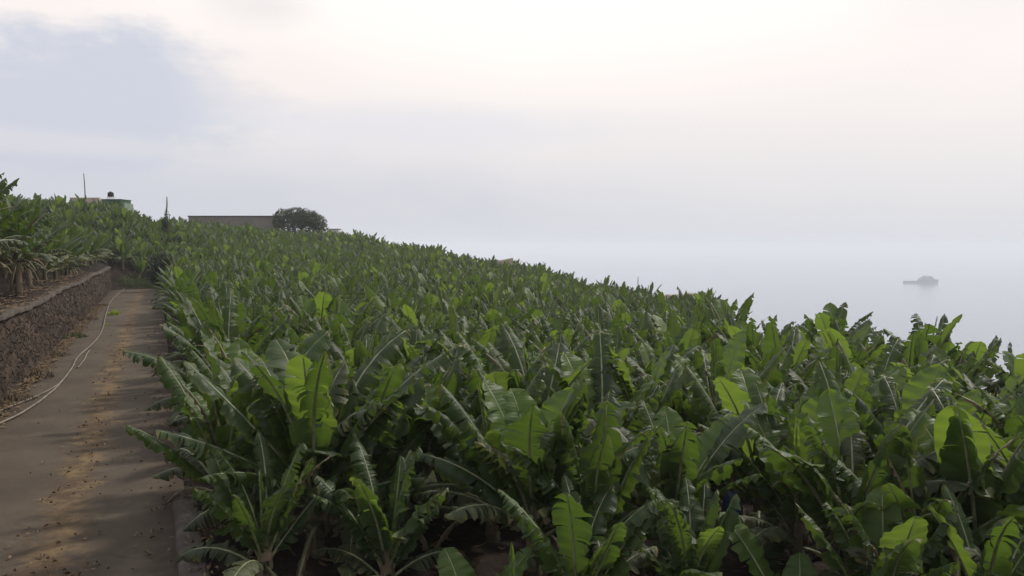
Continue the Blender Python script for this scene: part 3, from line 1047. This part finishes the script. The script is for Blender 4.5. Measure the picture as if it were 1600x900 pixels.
ORD = ['first', 'second', 'third', 'fourth', 'fifth', 'sixth', 'seventh', 'eighth', 'ninth', 'tenth', 'eleventh', 'twelfth', 'thirteenth', 'fourteenth', 'fifteenth', 'sixteenth']
edge_row = sorted([q for q in ind if not q[2] and st(q[0], q[1])[1] < 2.4], key=lambda q: q[1])
wall_row = sorted([q for q in ind if q[2] and st(q[0], q[1])[1] > -6.6], key=lambda q: q[1])
TIPS = [(1165, 'skyline banana plant with a dry brown frond tip, nearest to the far field step'), (1245, 'skyline banana plant with a thin upright dry tip, second dry tip from the left'),
        (1310, 'skyline banana plant with a curled dry tip left of the ship'), (1400, 'skyline banana plant with a dry tip straight below the ship'),
        (1490, 'skyline banana plant with a tall dark dry tip just below and right of the ship'), (1575, 'skyline banana plant with a forked dry tip, the rightmost on the skyline')]
tips_done = set()
for k, (x, y, lf) in enumerate(ind):
    sd = 100 + k
    D = math.hypot(x, y)
    u = U(x, y)
    sc = rg.uniform(.80, 1.14)
    if lf:
        sc *= 1.12 if D < 38 else 0.98
        grp = 'banana plants on the terrace above the wall'
        lab = 'banana plant on the terrace behind the row that lines the stone wall'
        if (x, y, lf) in wall_row and wall_row.index((x, y, lf)) < 16:
            lab = '%s banana plant along the top of the stone wall, counted from the camera' % ORD[wall_row.index((x, y, lf))]
        elif (x, y, lf) in wall_row:
            lab = 'banana plant far along the top of the stone wall'
    else:
        grp = 'banana plants of the sloping field'
        if (x, y, lf) in edge_row and edge_row.index((x, y, lf)) < 16:
            lab = '%s banana plant from the kerb in the row lining the right edge of the path' % ORD[edge_row.index((x, y, lf))]
        elif (x, y, lf) in edge_row:
            lab = 'banana plant far along the right edge of the path'
        elif u > 1130 and y > 21:
            lab = 'banana plant of the right skyline standing against the pale sea'
        elif u > 1130:
            lab = 'banana plant in the dense right part of the field below the skyline row'
        elif u > 620:
            lab = 'banana plant in the dense centre of the field behind the front row'
        else:
            lab = 'banana plant in the dense left part of the field away from the path edge'
    tip = None
    if not lf and u > 1130 and y > 19:
        for q, (tu, tl) in enumerate(TIPS):
            if abs(u - tu) < 14 and q not in tips_done:
                tips_done.add(q); tip = tl; lab = tl
                break
    pl_ = banana(x, y, sd, 'hi' if k < 26 else 'mid', sc, rg.uniform(0, 6.28), lab, grp,
           nleaf=rg.choice((12, 13, 14)), ndry=rg.choice((1, 2, 3)) if not lf else 5, young=(rg.choice((0, 0, 1)) if lf else rg.choice((1, 1, 2, 2, 3)) + (1 if u > 1000 else 0)), stem=5 + k % 3 if lf else None)
    pl_.rotation_euler.x, pl_.rotation_euler.y = rg.gauss(0, .07), rg.gauss(0, .07)
    if tip:
        rt = random.Random(k)
        add_leaf(pl_, 'tip', k % 4, (0, 0, 1.15), (rt.uniform(-.3, .3), -R(rt.uniform(84, 92)), rt.uniform(0, 6.28)), 1.0, 'mid')

# the remaining far plants read as one mass
mats = [M['leaf'], M['young'], M['old'], M['dry'], M['rib'], M['stem']]
MI = {'leaf': 0, 'young': 1, 'old': 2, 'dry': 3}
far_var = []
for v in range(10):
    V, F, MM, CC = [], [], [], []
    base_i = 0
    H = (.85, 1.0, 1.2)[v % 3]
    b = MB(); b.tube([(0, 0, -.1), (0, 0, H)], [.13, .08], 5, caps=False)
    parts = [(np.array(b.v), b.f, 5, b.c)]
    for cls, i, loc, rot, sc in layout(900 + v, H, nleaf=11, ndry=1, young=1 + v % 2):
        lb, lr, L_ = LIB['lo'][cls][i % LEAFS[cls]['n']]
        mt = np.array(Matrix.LocRotScale(Vector(loc), Euler(rot), Vector((sc, sc, sc))))
        rv = random.Random(v * 31 + i).random()
        for bb, mi in ((lb, MI[LEAFS[cls]['mat']]), (lr, 4)):
            vv = np.array([tuple(p) for p in bb.v]) @ mt[:3, :3].T + mt[:3, 3]
            cc = [(c[0], c[1], c[2], rv) for c in bb.c]
            parts.append((vv, bb.f, mi, cc))
    fs_, ms_ = [], []
    allv, allc = [], []
    for vv, ff, mi, cc in parts:
        for q in ff:
            q = tuple(base_i + k for k in q)
            if len(q) == 4:
                fs_.append(q); ms_.append(mi)
            elif len(q) == 3:
                fs_.append(q + (q[2],)); ms_.append(mi)
        allv.append(vv); allc.append(np.array(cc, dtype=float))
        base_i += len(vv)
    fq = np.array([q for q in fs_ if q[2] != q[3]]); mq = np.array([m_ for q, m_ in zip(fs_, ms_) if q[2] != q[3]])
    far_var.append((np.vstack(allv), fq, mq, np.vstack(allc)))
VV, FF, MQ, CC = [], [], [], []
off = 0
for x, y, lf in rest:
    v, f, mq, c = far_var[rg.randrange(10)]
    a = rg.uniform(0, 6.28); sc = rg.uniform(.85, 1.1)
    ca, sa = math.cos(a) * sc, math.sin(a) * sc
    rot = np.array([[ca, -sa, 0], [sa, ca, 0], [0, 0, sc]])
    VV.append(v @ rot.T + np.array([x, y, ground_z(x, y)]))
    FF.append(f + off); MQ.append(mq)
    c2_ = c.copy(); c2_[:, 3] = (c2_[:, 3] + rg.random()) % 1.0
    CC.append(c2_)
    off += len(v)
VV = np.vstack(VV); FF = np.vstack(FF); MQ = np.concatenate(MQ); CC = np.vstack(CC)
me = bpy.data.meshes.new('banana_plantation')
me.vertices.add(len(VV)); me.vertices.foreach_set('co', VV.astype(np.float32).ravel())
me.loops.add(FF.size); me.loops.foreach_set('vertex_index', FF.astype(np.int32).ravel())
me.polygons.add(len(FF)); me.polygons.foreach_set('loop_start', np.arange(0, FF.size, 4, dtype=np.int32))
for m_ in mats:
    me.materials.append(m_)
me.polygons.foreach_set('material_index', MQ.astype(np.int32))
me.polygons.foreach_set('use_smooth', np.ones(len(FF), dtype=bool))
at_ = me.attributes.new('lc', 'FLOAT_COLOR', 'POINT')
at_.data.foreach_set('color', CC.astype(np.float32).ravel())
me.update(); me.validate()
tag(inst('banana_plantation', me), 'far mass of banana plants covering the slope up to the skyline', 'plantation', kind='stuff')
print('plants', len(ind), len(rest), 'faces', len(FF))

# ------------------------------------------------------------------ blue bags round the fruit bunches
def fruit_bag(u, v, D, label, seed):
    x = X(u, D)
    rg = random.Random(seed)
    zc = CAM_Z - (v - HORIZON) / FPX * D
    b = MB()
    n, k = 14, 10
    vs, fs = [], []
    for i in range(k):
        f = i / (k - 1)
        r = 0.03 + 0.12 * (math.sin(math.pi * min(1, f * .93 + .04)) ** 0.6) * (1 + .1 * f)
        for j in range(n):
            a = 2 * math.pi * j / n
            rr = r * (1 + 0.16 * noise.noise(Vector((math.cos(a) * 2, math.sin(a) * 2, f * 5 + seed))) + 0.05 * math.sin(a * 5 + f * 3))
            vs.append((math.cos(a) * rr, math.sin(a) * rr, 0.36 - f * .6))
    for i in range(k - 1):
        for j in range(n):
            fs.append((i * n + j, (i + 1) * n + j, (i + 1) * n + (j + 1) % n, i * n + (j + 1) % n))
    fs.append(tuple(range(n)))
    b.add(vs, fs)
    root = b.build('fruit_bag', M['blue'])
    root.location = (x, D, zc)
    tag(root, label, 'fruit bag', 'blue bags round the fruit bunches')
    t = MB(); t.tube([(0, 0, .35), (0, 0.02, .5), (0.03, 0.08, .6)], [.03, .035, .04], 7)
    t.build('stalk', M['stem'], root)


fruit_bag(577, 735, 12.0, 'blue plastic fruit bag in the shade right of the large kerb plant', 1)
fruit_bag(1128, 735, 12.0, 'blue plastic fruit bag in the gap at right, upper of two there', 2)
fruit_bag(1150, 812, 11.4, 'blue plastic fruit bag in the gap at right, lower of two there', 3)

# ------------------------------------------------------------------ leaf litter
def litter(name, n, place, label, seed, size=(.05, .16)):
    rg = random.Random(seed)
    b = MB()
    for _ in range(n):
        p = place(rg)
        if p is None:
            continue
        x, y, z = p
        L_, w = rg.uniform(*size), rg.uniform(.012, .05)
        a = rg.uniform(0, 6.28); ca, sa = math.cos(a), math.sin(a)
        cu = rg.uniform(.0, .04); tl = rg.uniform(-.25, .25)
        vs = []
        for i in range(4):
            f = i / 3 - .5
            ww = w * (1 - (2 * f) ** 2 * .8)
            zz = z + 0.012 + cu * (4 * f * f) + rg.uniform(0, .01) + abs(tl) * .02
            for sgn in (-1, 1):
                lx, ly = f * L_, sgn * ww
                vs.append((x + lx * ca - ly * sa, y + lx * sa + ly * ca, zz + sgn * tl * ww))
        b.add(vs, [(2 * i, 2 * i + 2, 2 * i + 3, 2 * i + 1) for i in range(3)], 0, [(0, 0, 0.2, rg.random())] * 8)
    return tag(b.build(name, M['litter']), label, 'leaf litter', kind='stuff')


M['litter'] = leaf_material('leaf_litter', (0.07, 0.045, 0.028), (0.21, 0.145, 0.085), (0.10, 0.06, 0.03), (0.12, 0.08, 0.05), 0.1, 0.85, (0.16, 0.12, 0.08))


def on_path(rg):
    s = 6 + 40 * rg.random() ** 2.2
    q = rg.random()
    clump = noise.noise(Vector((s * 0.8, 4.0, 0)))
    if q < .55:
        if rg.random() > .25 + 1.6 * clump + (0.35 if s < 13 else 0):
            return None
        t = -1.6 + rg.gauss(0, .22 if s > 13 else .38)
    elif q < .82:
        t = .35 - abs(rg.gauss(0, .5))
    elif q < .93:
        t = -PATH_W + abs(rg.gauss(0, .35)) + .05
    else:
        t = -rg.uniform(0, PATH_W)
    x, y = xy(s, t)
    return x, y, 0.015 if t < -.02 else .15


litter('path_litter', 2600, on_path, 'brown dry leaf shreds strewn down the middle and edges of the path', 5, (.010, .045))


def on_soil(rg):
    s, t = rg.uniform(4, 26), rg.uniform(.5, 16)
    x, y = xy(s, t)
    return (x, y, ground_z(x, y) + 0.03) if y > 5 else None


litter('soil_litter', 1300, on_soil, 'dry leaf mulch on the dark soil under the front plants', 6, (.1, .4))


def on_terrace(rg):
    s, t = rg.uniform(8, 60), -PATH_W - .12 - abs(rg.gauss(0, 1.0))
    x, y = xy(s, t)
    return x, y, (ground_z(x, y, True) + 0.05 if t < WALL_T - .5 else wall_top(s) + .10)


litter('terrace_litter', 2600, on_terrace, 'dry leaf mulch on the terrace edge above the stone wall', 8, (.1, .4))


def wall_foot(rg):
    s, t = rg.uniform(6, 60), WALL_T + .28 + abs(rg.gauss(0, .2))
    x, y = xy(s, t)
    return x, y, 0.02 + max(0, .15 - abs(t - WALL_T - .2)) * rg.random()


litter('wall_foot_litter', 3000, wall_foot, 'dry leaves and dirt gathered at the foot of the stone wall', 9, (.06, .25))

# fallen dry leaf clump at the lower right
def fallen(u, v, z, label, seed, sc=.8):
    p = ground_pt(u, v, z)
    rg = random.Random(seed)
    root = empty('fallen_leaf_clump', p, rg.uniform(0, 6))
    tag(root, label, 'dry leaves', 'clumps of fallen dry leaves')
    for i in range(5):
        add_leaf(root, 'dry', i % 4, (rg.uniform(-.2, .2), rg.uniform(-.2, .2), .25), (rg.uniform(-.5, .5), -R(rg.uniform(-5, 25)), rg.uniform(0, 6.28)), sc * rg.uniform(.6, 1), 'hi')


# ------------------------------------------------------------------ leafy clumps: tree, shrubs, grass
def leaf_cloud(b, blobs, n, size, seed, mi=0):
    rg = random.Random(seed)
    tot = sum(r[3] * r[3] for r in blobs)
    for (cx, cy_, cz, r, fl) in blobs:
        for _ in range(int(n * r * r / tot)):
            d = Vector((rg.gauss(0, 1), rg.gauss(0, 1), rg.gauss(0, 1))).normalized()
            rr = r * (rg.uniform(.55, 1.0) ** .6) * (1 + .22 * noise.noise(d * 2.2 + Vector((cx, cy_, cz))))
            p = Vector((cx + d.x * rr, cy_ + d.y * rr, cz + d.z * rr * fl))
            nrm = (d + Vector((rg.gauss(0, .6), rg.gauss(0, .6), rg.gauss(0, .6)))).normalized()
            a = nrm.cross(Vector((rg.random(), rg.random(), rg.random()))).normalized()
            c = nrm.cross(a)
            L_, w = size * rg.uniform(.6, 1.3), size * rg.uniform(.3, .55)
            b.add([p - a * L_, p + c * w, p + a * L_, p - c * w], [(0, 1, 2, 3)], mi, [(0, 0, 0, rg.random())] * 4)


# round dark tree beside the long building
TD = 150.0
tx, tz = X(470, TD), ground_z(X(470, TD), TD)
tree = empty('round_tree', (tx, TD, tz))
tag(tree, 'round dark green tree beside the long low building on the skyline', 'tree')
zt = CAM_Z + (HORIZON - 313) / FPX * TD - tz
tr = MB()
for k, a in enumerate((0.2, 1.5, 2.7, 4.0, 5.2)):
    tr.tube([(0.3 * math.cos(a), 0.3 * math.sin(a), -.2), (0.9 * math.cos(a), .9 * math.sin(a), zt * .3), (2.9 * math.cos(a), 2.2 * math.sin(a), zt * .62)], [.22, .17, .07], 6)
tr.build('trunk', M['bark'], tree)
cr = MB()
blobs = [(-3.4, 0, zt * .40, 1.7, .9), (-1, -.4, zt * .36, 1.7, .9), (1.6, -.2, zt * .36, 1.8, .9), (3.4, 0, zt * .30, 1.5, 1.0), (-3.2, 0, zt * .66, 2.1, .78), (-1.2, .5, zt * .68, 2.3, .78), (1.0, -.3, zt * .64, 2.3, .8), (3.1, .2, zt * .56, 2.0, .85), (4.2, .0, zt * .42, 1.3, 1.1),
         (-4.2, 0, zt * .55, 1.3, 1.0), (0, 1.4, zt * .62, 2.0, .8), (0, -1.2, zt * .55, 1.9, .7), (2.0, 1, zt * .62, 1.9, .8)]
leaf_cloud(cr, blobs, 12000, .20, 3)
cr.build('crown', M['tree_leaf'], tree)


def shrub(u, v_base, v_top, D, wpx, label, mat, seed, n=1500, size=.09, group=None, name='shrub'):
    x = X(u, D)
    z = ground_z(x, D)
    zt_ = CAM_Z + (HORIZON - v_top) / FPX * D - z
    w = wpx / FPX * D / 2
    root = empty(name, (x, D, z))
    tag(root, label, 'shrub', group)
    b = MB()
    rg = random.Random(seed)
    for _ in range(5):
        a = rg.uniform(0, 6.28)
        b.tube([(0, 0, -.1), (w * .3 * math.cos(a), w * .3 * math.sin(a), zt_ * .4), (w * .6 * math.cos(a), w * .6 * math.sin(a), zt_ * .75)], [.05, .035, .015], 5)
    b.build('stems', M['bark'], root)
    c = MB()
    bl = [(0, 0, zt_ * .5, w * .85, .9 * zt_ / (2 * w))]
    for _ in range(6):
        a = rg.uniform(0, 6.28)
        bl.append((w * .5 * math.cos(a), w * .5 * math.sin(a), zt_ * rg.uniform(.3, .72), w * rg.uniform(.4, .6), min(1.2, .9 * zt_ / (2 * w))))
    leaf_cloud(c, bl, n, size, seed)
    c.build('foliage', mat, root)


shrub(252, 440, 388, 68.0, 44, 'dark bushy shrub at the far right end of the path', M['shrub_leaf'], 4, 2600, .12)
shrub(262, 340, 318, 92.0, 16, 'small dark shrub at the foot of the leaning post on the skyline', M['tree_leaf'], 6, 900, .12)


def grass_clump(u, v, n, h, spread, mat, label, seed, name='grass_clump', wide=.012, cat='grass'):
    p = ground_pt(u, v, 0.0)
    rg = random.Random(seed)
    b = MB()
    for _ in range(n):
        a = rg.uniform(0, 6.28); r = spread * math.sqrt(rg.random())
        x, y = r * math.cos(a), r * math.sin(a)
        hh = h * rg.uniform(.3, 1.1) * (1.05 - .6 * (r / spread) ** 2) * (.75 + .5 * noise.noise(Vector((x * 1.6, y * 1.6, seed)))); le = rg.uniform(.1, .6) * hh; la = rg.uniform(0, 6.28)
        sx, sy = -math.sin(la) * wide, math.cos(la) * wide
        vs = []
        for i in range(4):
            f = i / 3
            px, py, pz = x + math.cos(la) * le * f * f, y + math.sin(la) * le * f * f, hh * f * (1 - .2 * f)
            k = (1 - f * .85) * (1.4 if i == 1 else 1)
            vs += [(px - sx * k, py - sy * k, pz), (px + sx * k, py + sy * k, pz)]
        b.add(vs, [(2 * i, 2 * i + 1, 2 * i + 3, 2 * i + 2) for i in range(3)], 0, [(0, 0, 0.1, rg.random())] * 8)
    o = b.build(name, mat)
    o.location = (p.x, p.y, -0.01)
    tag(o, label, cat)
    return o


grass_clump(207, 450, 1500, 2.1, 1.9, M['grass'], 'grey green grass clump where the wall meets the end of the path', 2, wide=.02)
grass_clump(178, 492, 160, .55, .32, M['weed'], 'bright yellow green weed growing beside the pipe on the path', 3, 'weed', .035, 'weed')
grass_clump(168, 508, 40, .22, .14, M['weed'], 'tiny yellow green weed just below the bright weed by the pipe', 5, 'weed', .025, 'weed')
grass_clump(118, 527, 260, .5, .5, M['grass'], 'dull green weeds at the foot of the stone wall', 7, 'weed', .014, 'weed')

for k, (u_, v_, h_) in enumerate([(60, 590, .45), (22, 628, .5), (92, 556, .35), (140, 500, .5), (160, 478, .45)]):
    grass_clump(u_, v_, 150, h_, .45, M['drygrass'], ['dry grass tuft at the wall foot beside the shorter pipe', 'dry grass tuft at the wall foot by the left edge of the picture',
                'small dry grass tuft at the wall foot left of where the pipes part', 'dry grass tuft at the wall foot near the dull green weeds',
                'dry grass tuft at the wall foot left of the bright yellow green weed'][k], 20 + k, 'grass_tuft', .012, 'grass')

# ------------------------------------------------------------------ things on the skyline
def zpix(v, D):
    return CAM_Z + (HORIZON - v) / FPX * D


# long low building
D = 152.0
x0, x1 = X(296, D), X(432, D)
lb = empty('long_building', ((x0 + x1) / 2, D, zpix(362, D)))
tag(lb, 'long low taupe building with flat roof left of the round tree', 'building')
hw_ = (x1 - x0) / 2
h_ = zpix(339, D) - zpix(362, D)
b = MB(); b.box((-hw_, 0, -3.0), (hw_, 6.0, h_)); b.build('wall', M['taupe'], lb, False, .03)
b = MB(); b.box((-hw_ - .1, -.15, h_ + .002), (hw_ + .1, 6.15, h_ + .22)); b.build('roof', M['darkroof'], lb, False, .02)
# pale block right of the tree
D = 150.0
pb = empty('pale_hut', (X(522, D), D, zpix(366, D)))
tag(pb, 'tiny pale hut just right of the round tree', 'hut')
b = MB(); b.box((-.95, 0, -2), (.95, 2.2, .95)); b.build('wall', M['pale'], pb, False, .02)
b = MB(); b.box((-1.05, -.1, .952), (1.05, 2.3, 1.06)); b.build('roof', M['concrete'], pb, False, .02)

# green shed, tank, beige wall, poles on the left
D = 114.0
gs = empty('green_shed', (X(176, D), D, zpix(324, D)))
tag(gs, 'low dark green shed with pale end below the black water tank', 'shed')
b = MB(); b.box((-1.9, 0, -2.5), (1.5, 3.0, 1.1)); b.build('wall', M['green'], gs, False, .02)
b = MB(); b.box((1.505, .2, -2.5), (1.95, 2.8, .6)); b.build('end_wall', M['palegreen'], gs, False, .02)
b = MB(); b.box((-1.98, -.08, 1.102), (1.58, 3.08, 1.19)); b.build('roof', M['green'], gs, False, .015)
tk = empty('water_tank', (X(168.5, D), D + 1.4, zpix(324, D) + 1.19))
tag(tk, 'small black water tank on a pale stand on the green shed roof', 'tank')
b = MB()
prof = [(.0, .42), (.40, .42), (.43, .48), (.43, .9), (.40, 1.0), (.28, 1.12), (.10, 1.17), (.10, 1.22), (0, 1.22)]
vs, fs = [], []
for r, z in prof:
    for j in range(16):
        a = 2 * math.pi * j / 16
        vs.append((r * math.cos(a), r * math.sin(a), z))
for i in range(len(prof) - 1):
    for j in range(16):
        fs.append((i * 16 + j, i * 16 + (j + 1) % 16, (i + 1) * 16 + (j + 1) % 16, (i + 1) * 16 + j))
b.add(vs, fs); b.build('tank_body', M['black'], tk)
b = MB()
for sx in (-.32, .32):
    for sy in (-.32, .32):
        b.box((sx - .035, sy - .035, 0), (sx + .035, sy + .035, .36))
b.box((-.42, -.42, .362), (.42, .42, .418))
b.build('stand', M['pale'], tk, False)

D = 110.0
bw = MB(); bw.box((X(112, D) - X(135, D), 0, -2.5), (X(158, D) - X(135, D), .5, zpix(309, D) - zpix(322, D)))
o = bw.build('terrace_wall', M['beige'], None, False, .04); o.location = (X(135, D), D, zpix(322, D))
tag(o, 'beige stone wall at the foot of the thin tall pole on the left skyline', 'wall', 'beige terrace walls on the skyline')
D = 111.5
pl = MB(); pl.tube([(0, 0, -3.0), (-.03, 0, 1.5), (-.12, 0, zpix(272, D) - zpix(310, D))], [.085, .075, .06], 8)
o = pl.build('utility_pole', M['wood']); o.location = (X(136.5, D), D, zpix(310, D))
tag(o, 'thin tall grey pole on the left skyline', 'pole')
D = 92.0
pl = MB(); pl.tube([(-.06, 0, -2.5), (0, 0, 0), (.13, 0, 1.3), (.15, 0, zpix(308, D) - zpix(338, D))], [.12, .11, .085, .06], 8)
o = pl.build('leaning_post', M['wood']); o.location = (X(261.5, D), D, zpix(338, D))
tag(o, 'thick short grey post leaning right on the left skyline', 'post')


def terrace_wall(u0, u1, v0, v1, D0, D1, label, seed):
    """ragged dry-stone terrace wall between two places"""
    n = 26
    rg = random.Random(seed)
    b = MB(); vs, fs = [], []
    for i in range(n + 1):
        f = i / n
        D_ = D0 + (D1 - D0) * f
        x = X(u0 + (u1 - u0) * f, D_)
        zt_ = zpix(v0 + (v1 - v0) * f, D_) + .16 * noise.noise(Vector((f * 9, seed, 0)))
        for dy_, zz in ((0, zt_ - 4.5), (.12, zt_ - .1), (.25, zt_), (.75, zt_ - .03), (.95, zt_ - 4.5)):
            vs.append((x, D_ + dy_ + .1 * rg.random(), zz))
    for i in range(n):
        for k in range(4):
            a = i * 5 + k
            fs.append((a, a + 5, a + 6, a + 1))
    fs.append((4, 3, 2, 1, 0)); e = n * 5
    fs.append((e, e + 1, e + 2, e + 3, e + 4))
    b.add(vs, fs)
    tag(b.build('terrace_wall', M['beige'], None, False), label, 'wall', 'beige terrace walls on the skyline')


terrace_wall(738, 802, 413, 403, 117, 114, 'beige stone terrace wall on the skyline right of the round tree', 4)
terrace_wall(1018, 1116, 463, 456, 77, 75.5, 'beige stone terrace wall at the right end of the far field', 9)
D = 84
o = MB(); o.tube([(0, 0, -2), (0, 0, 1.4), (.02, 0, 2.0)], [.05, .045, .03], 6)
o = o.build('thin_post', M['wood']); o.location = (X(997, D), D, zpix(432, D) - 2.0)
tag(o, 'thin dark post standing out of the far right field', 'post')

# ------------------------------------------------------------------ ship
D = 104.0 * FPX / 57.0
sx0, sx1 = X(1413, D), X(1468, D)
ship = empty('grey_ship', ((sx0 + sx1) / 2, D, SEA_Z))
tag(ship, 'grey ship with long low stern deck far out on the pale sea', 'ship')
LS = sx1 - sx0
KS = LS / 119.0                     # heights below are for a 119 m hull
ship.scale = (1, KS, KS * .84)
hb = MB()
secs = [(-.5, 7.0, 8.5), (-.47, 8.2, 8.5), (-.1, 9.0, 8.5), (-.08, 9.0, 11.0), (.2, 9.0, 11.5), (.36, 6.5, 12.5), (.46, 2.4, 13.2), (.50, .3, 13.8)]
vs, fs = [], []
for f, hwid, hd in secs:
    x = f * LS
    rk = -5.0 * max(0, (f - .3) / .2)
    for yy, zz, q in ((-hwid, hd, 0), (-hwid * .85, 0.0, 1), (-hwid * .6, -3.0, 1), (hwid * .6, -3.0, 1), (hwid * .85, 0.0, 1), (hwid, hd, 0)):
        vs.append((x + rk * q, yy, zz))
for i in range(len(secs) - 1):
    for k in range(6):
        a, b_ = i * 6 + k, i * 6 + (k + 1) % 6
        fs.append((a, b_, b_ + 6, a + 6))
fs.append(tuple(range(5, -1, -1))); e = (len(secs) - 1) * 6
fs.append(tuple(e + k for k in range(6)))
hb.add(vs, fs); hb.build('hull', M['hull'], ship, False)


def deck(name, f0, f1, w, z0, z1, mat, slope=3.0):
    b = MB()
    x0, x1 = f0 * LS, f1 * LS
    vs = [(x0, -w, z0), (x1, -w, z0), (x1, w, z0), (x0, w, z0), (x0 + slope, -w * .92, z1), (x1 - slope, -w * .92, z1), (x1 - slope, w * .92, z1), (x0 + slope, w * .92, z1)]
    b.add(vs, [(0, 3, 2, 1), (4, 5, 6, 7), (0, 1, 5, 4), (1, 2, 6, 5), (2, 3, 7, 6), (3, 0, 4, 7)])
    return b.build(name, mat, ship, False, .3)


deck('superstructure', -.09, .38, 8.0, 11.2, 19.0, M['house'], 4.0)
deck('upper_deck', -.02, .30, 7.0, 19.05, 23.5, M['house'], 2.5)
deck('bridge', .19, .29, 6.5, 23.55, 27.5, M['house'], 1.5)
deck('funnel', .03, .12, 3.5, 23.55, 29.5, M['hull'], 1.5)
b = MB(); b.tube([(.16 * LS, 0, 23.4), (.165 * LS, 0, 34.0)], [.8, .3], 6); b.build('mast', M['hull'], ship)

fallen(1475, 893, 0.2, 'pale fallen dry leaf clump at the bottom right edge', 3, .9)
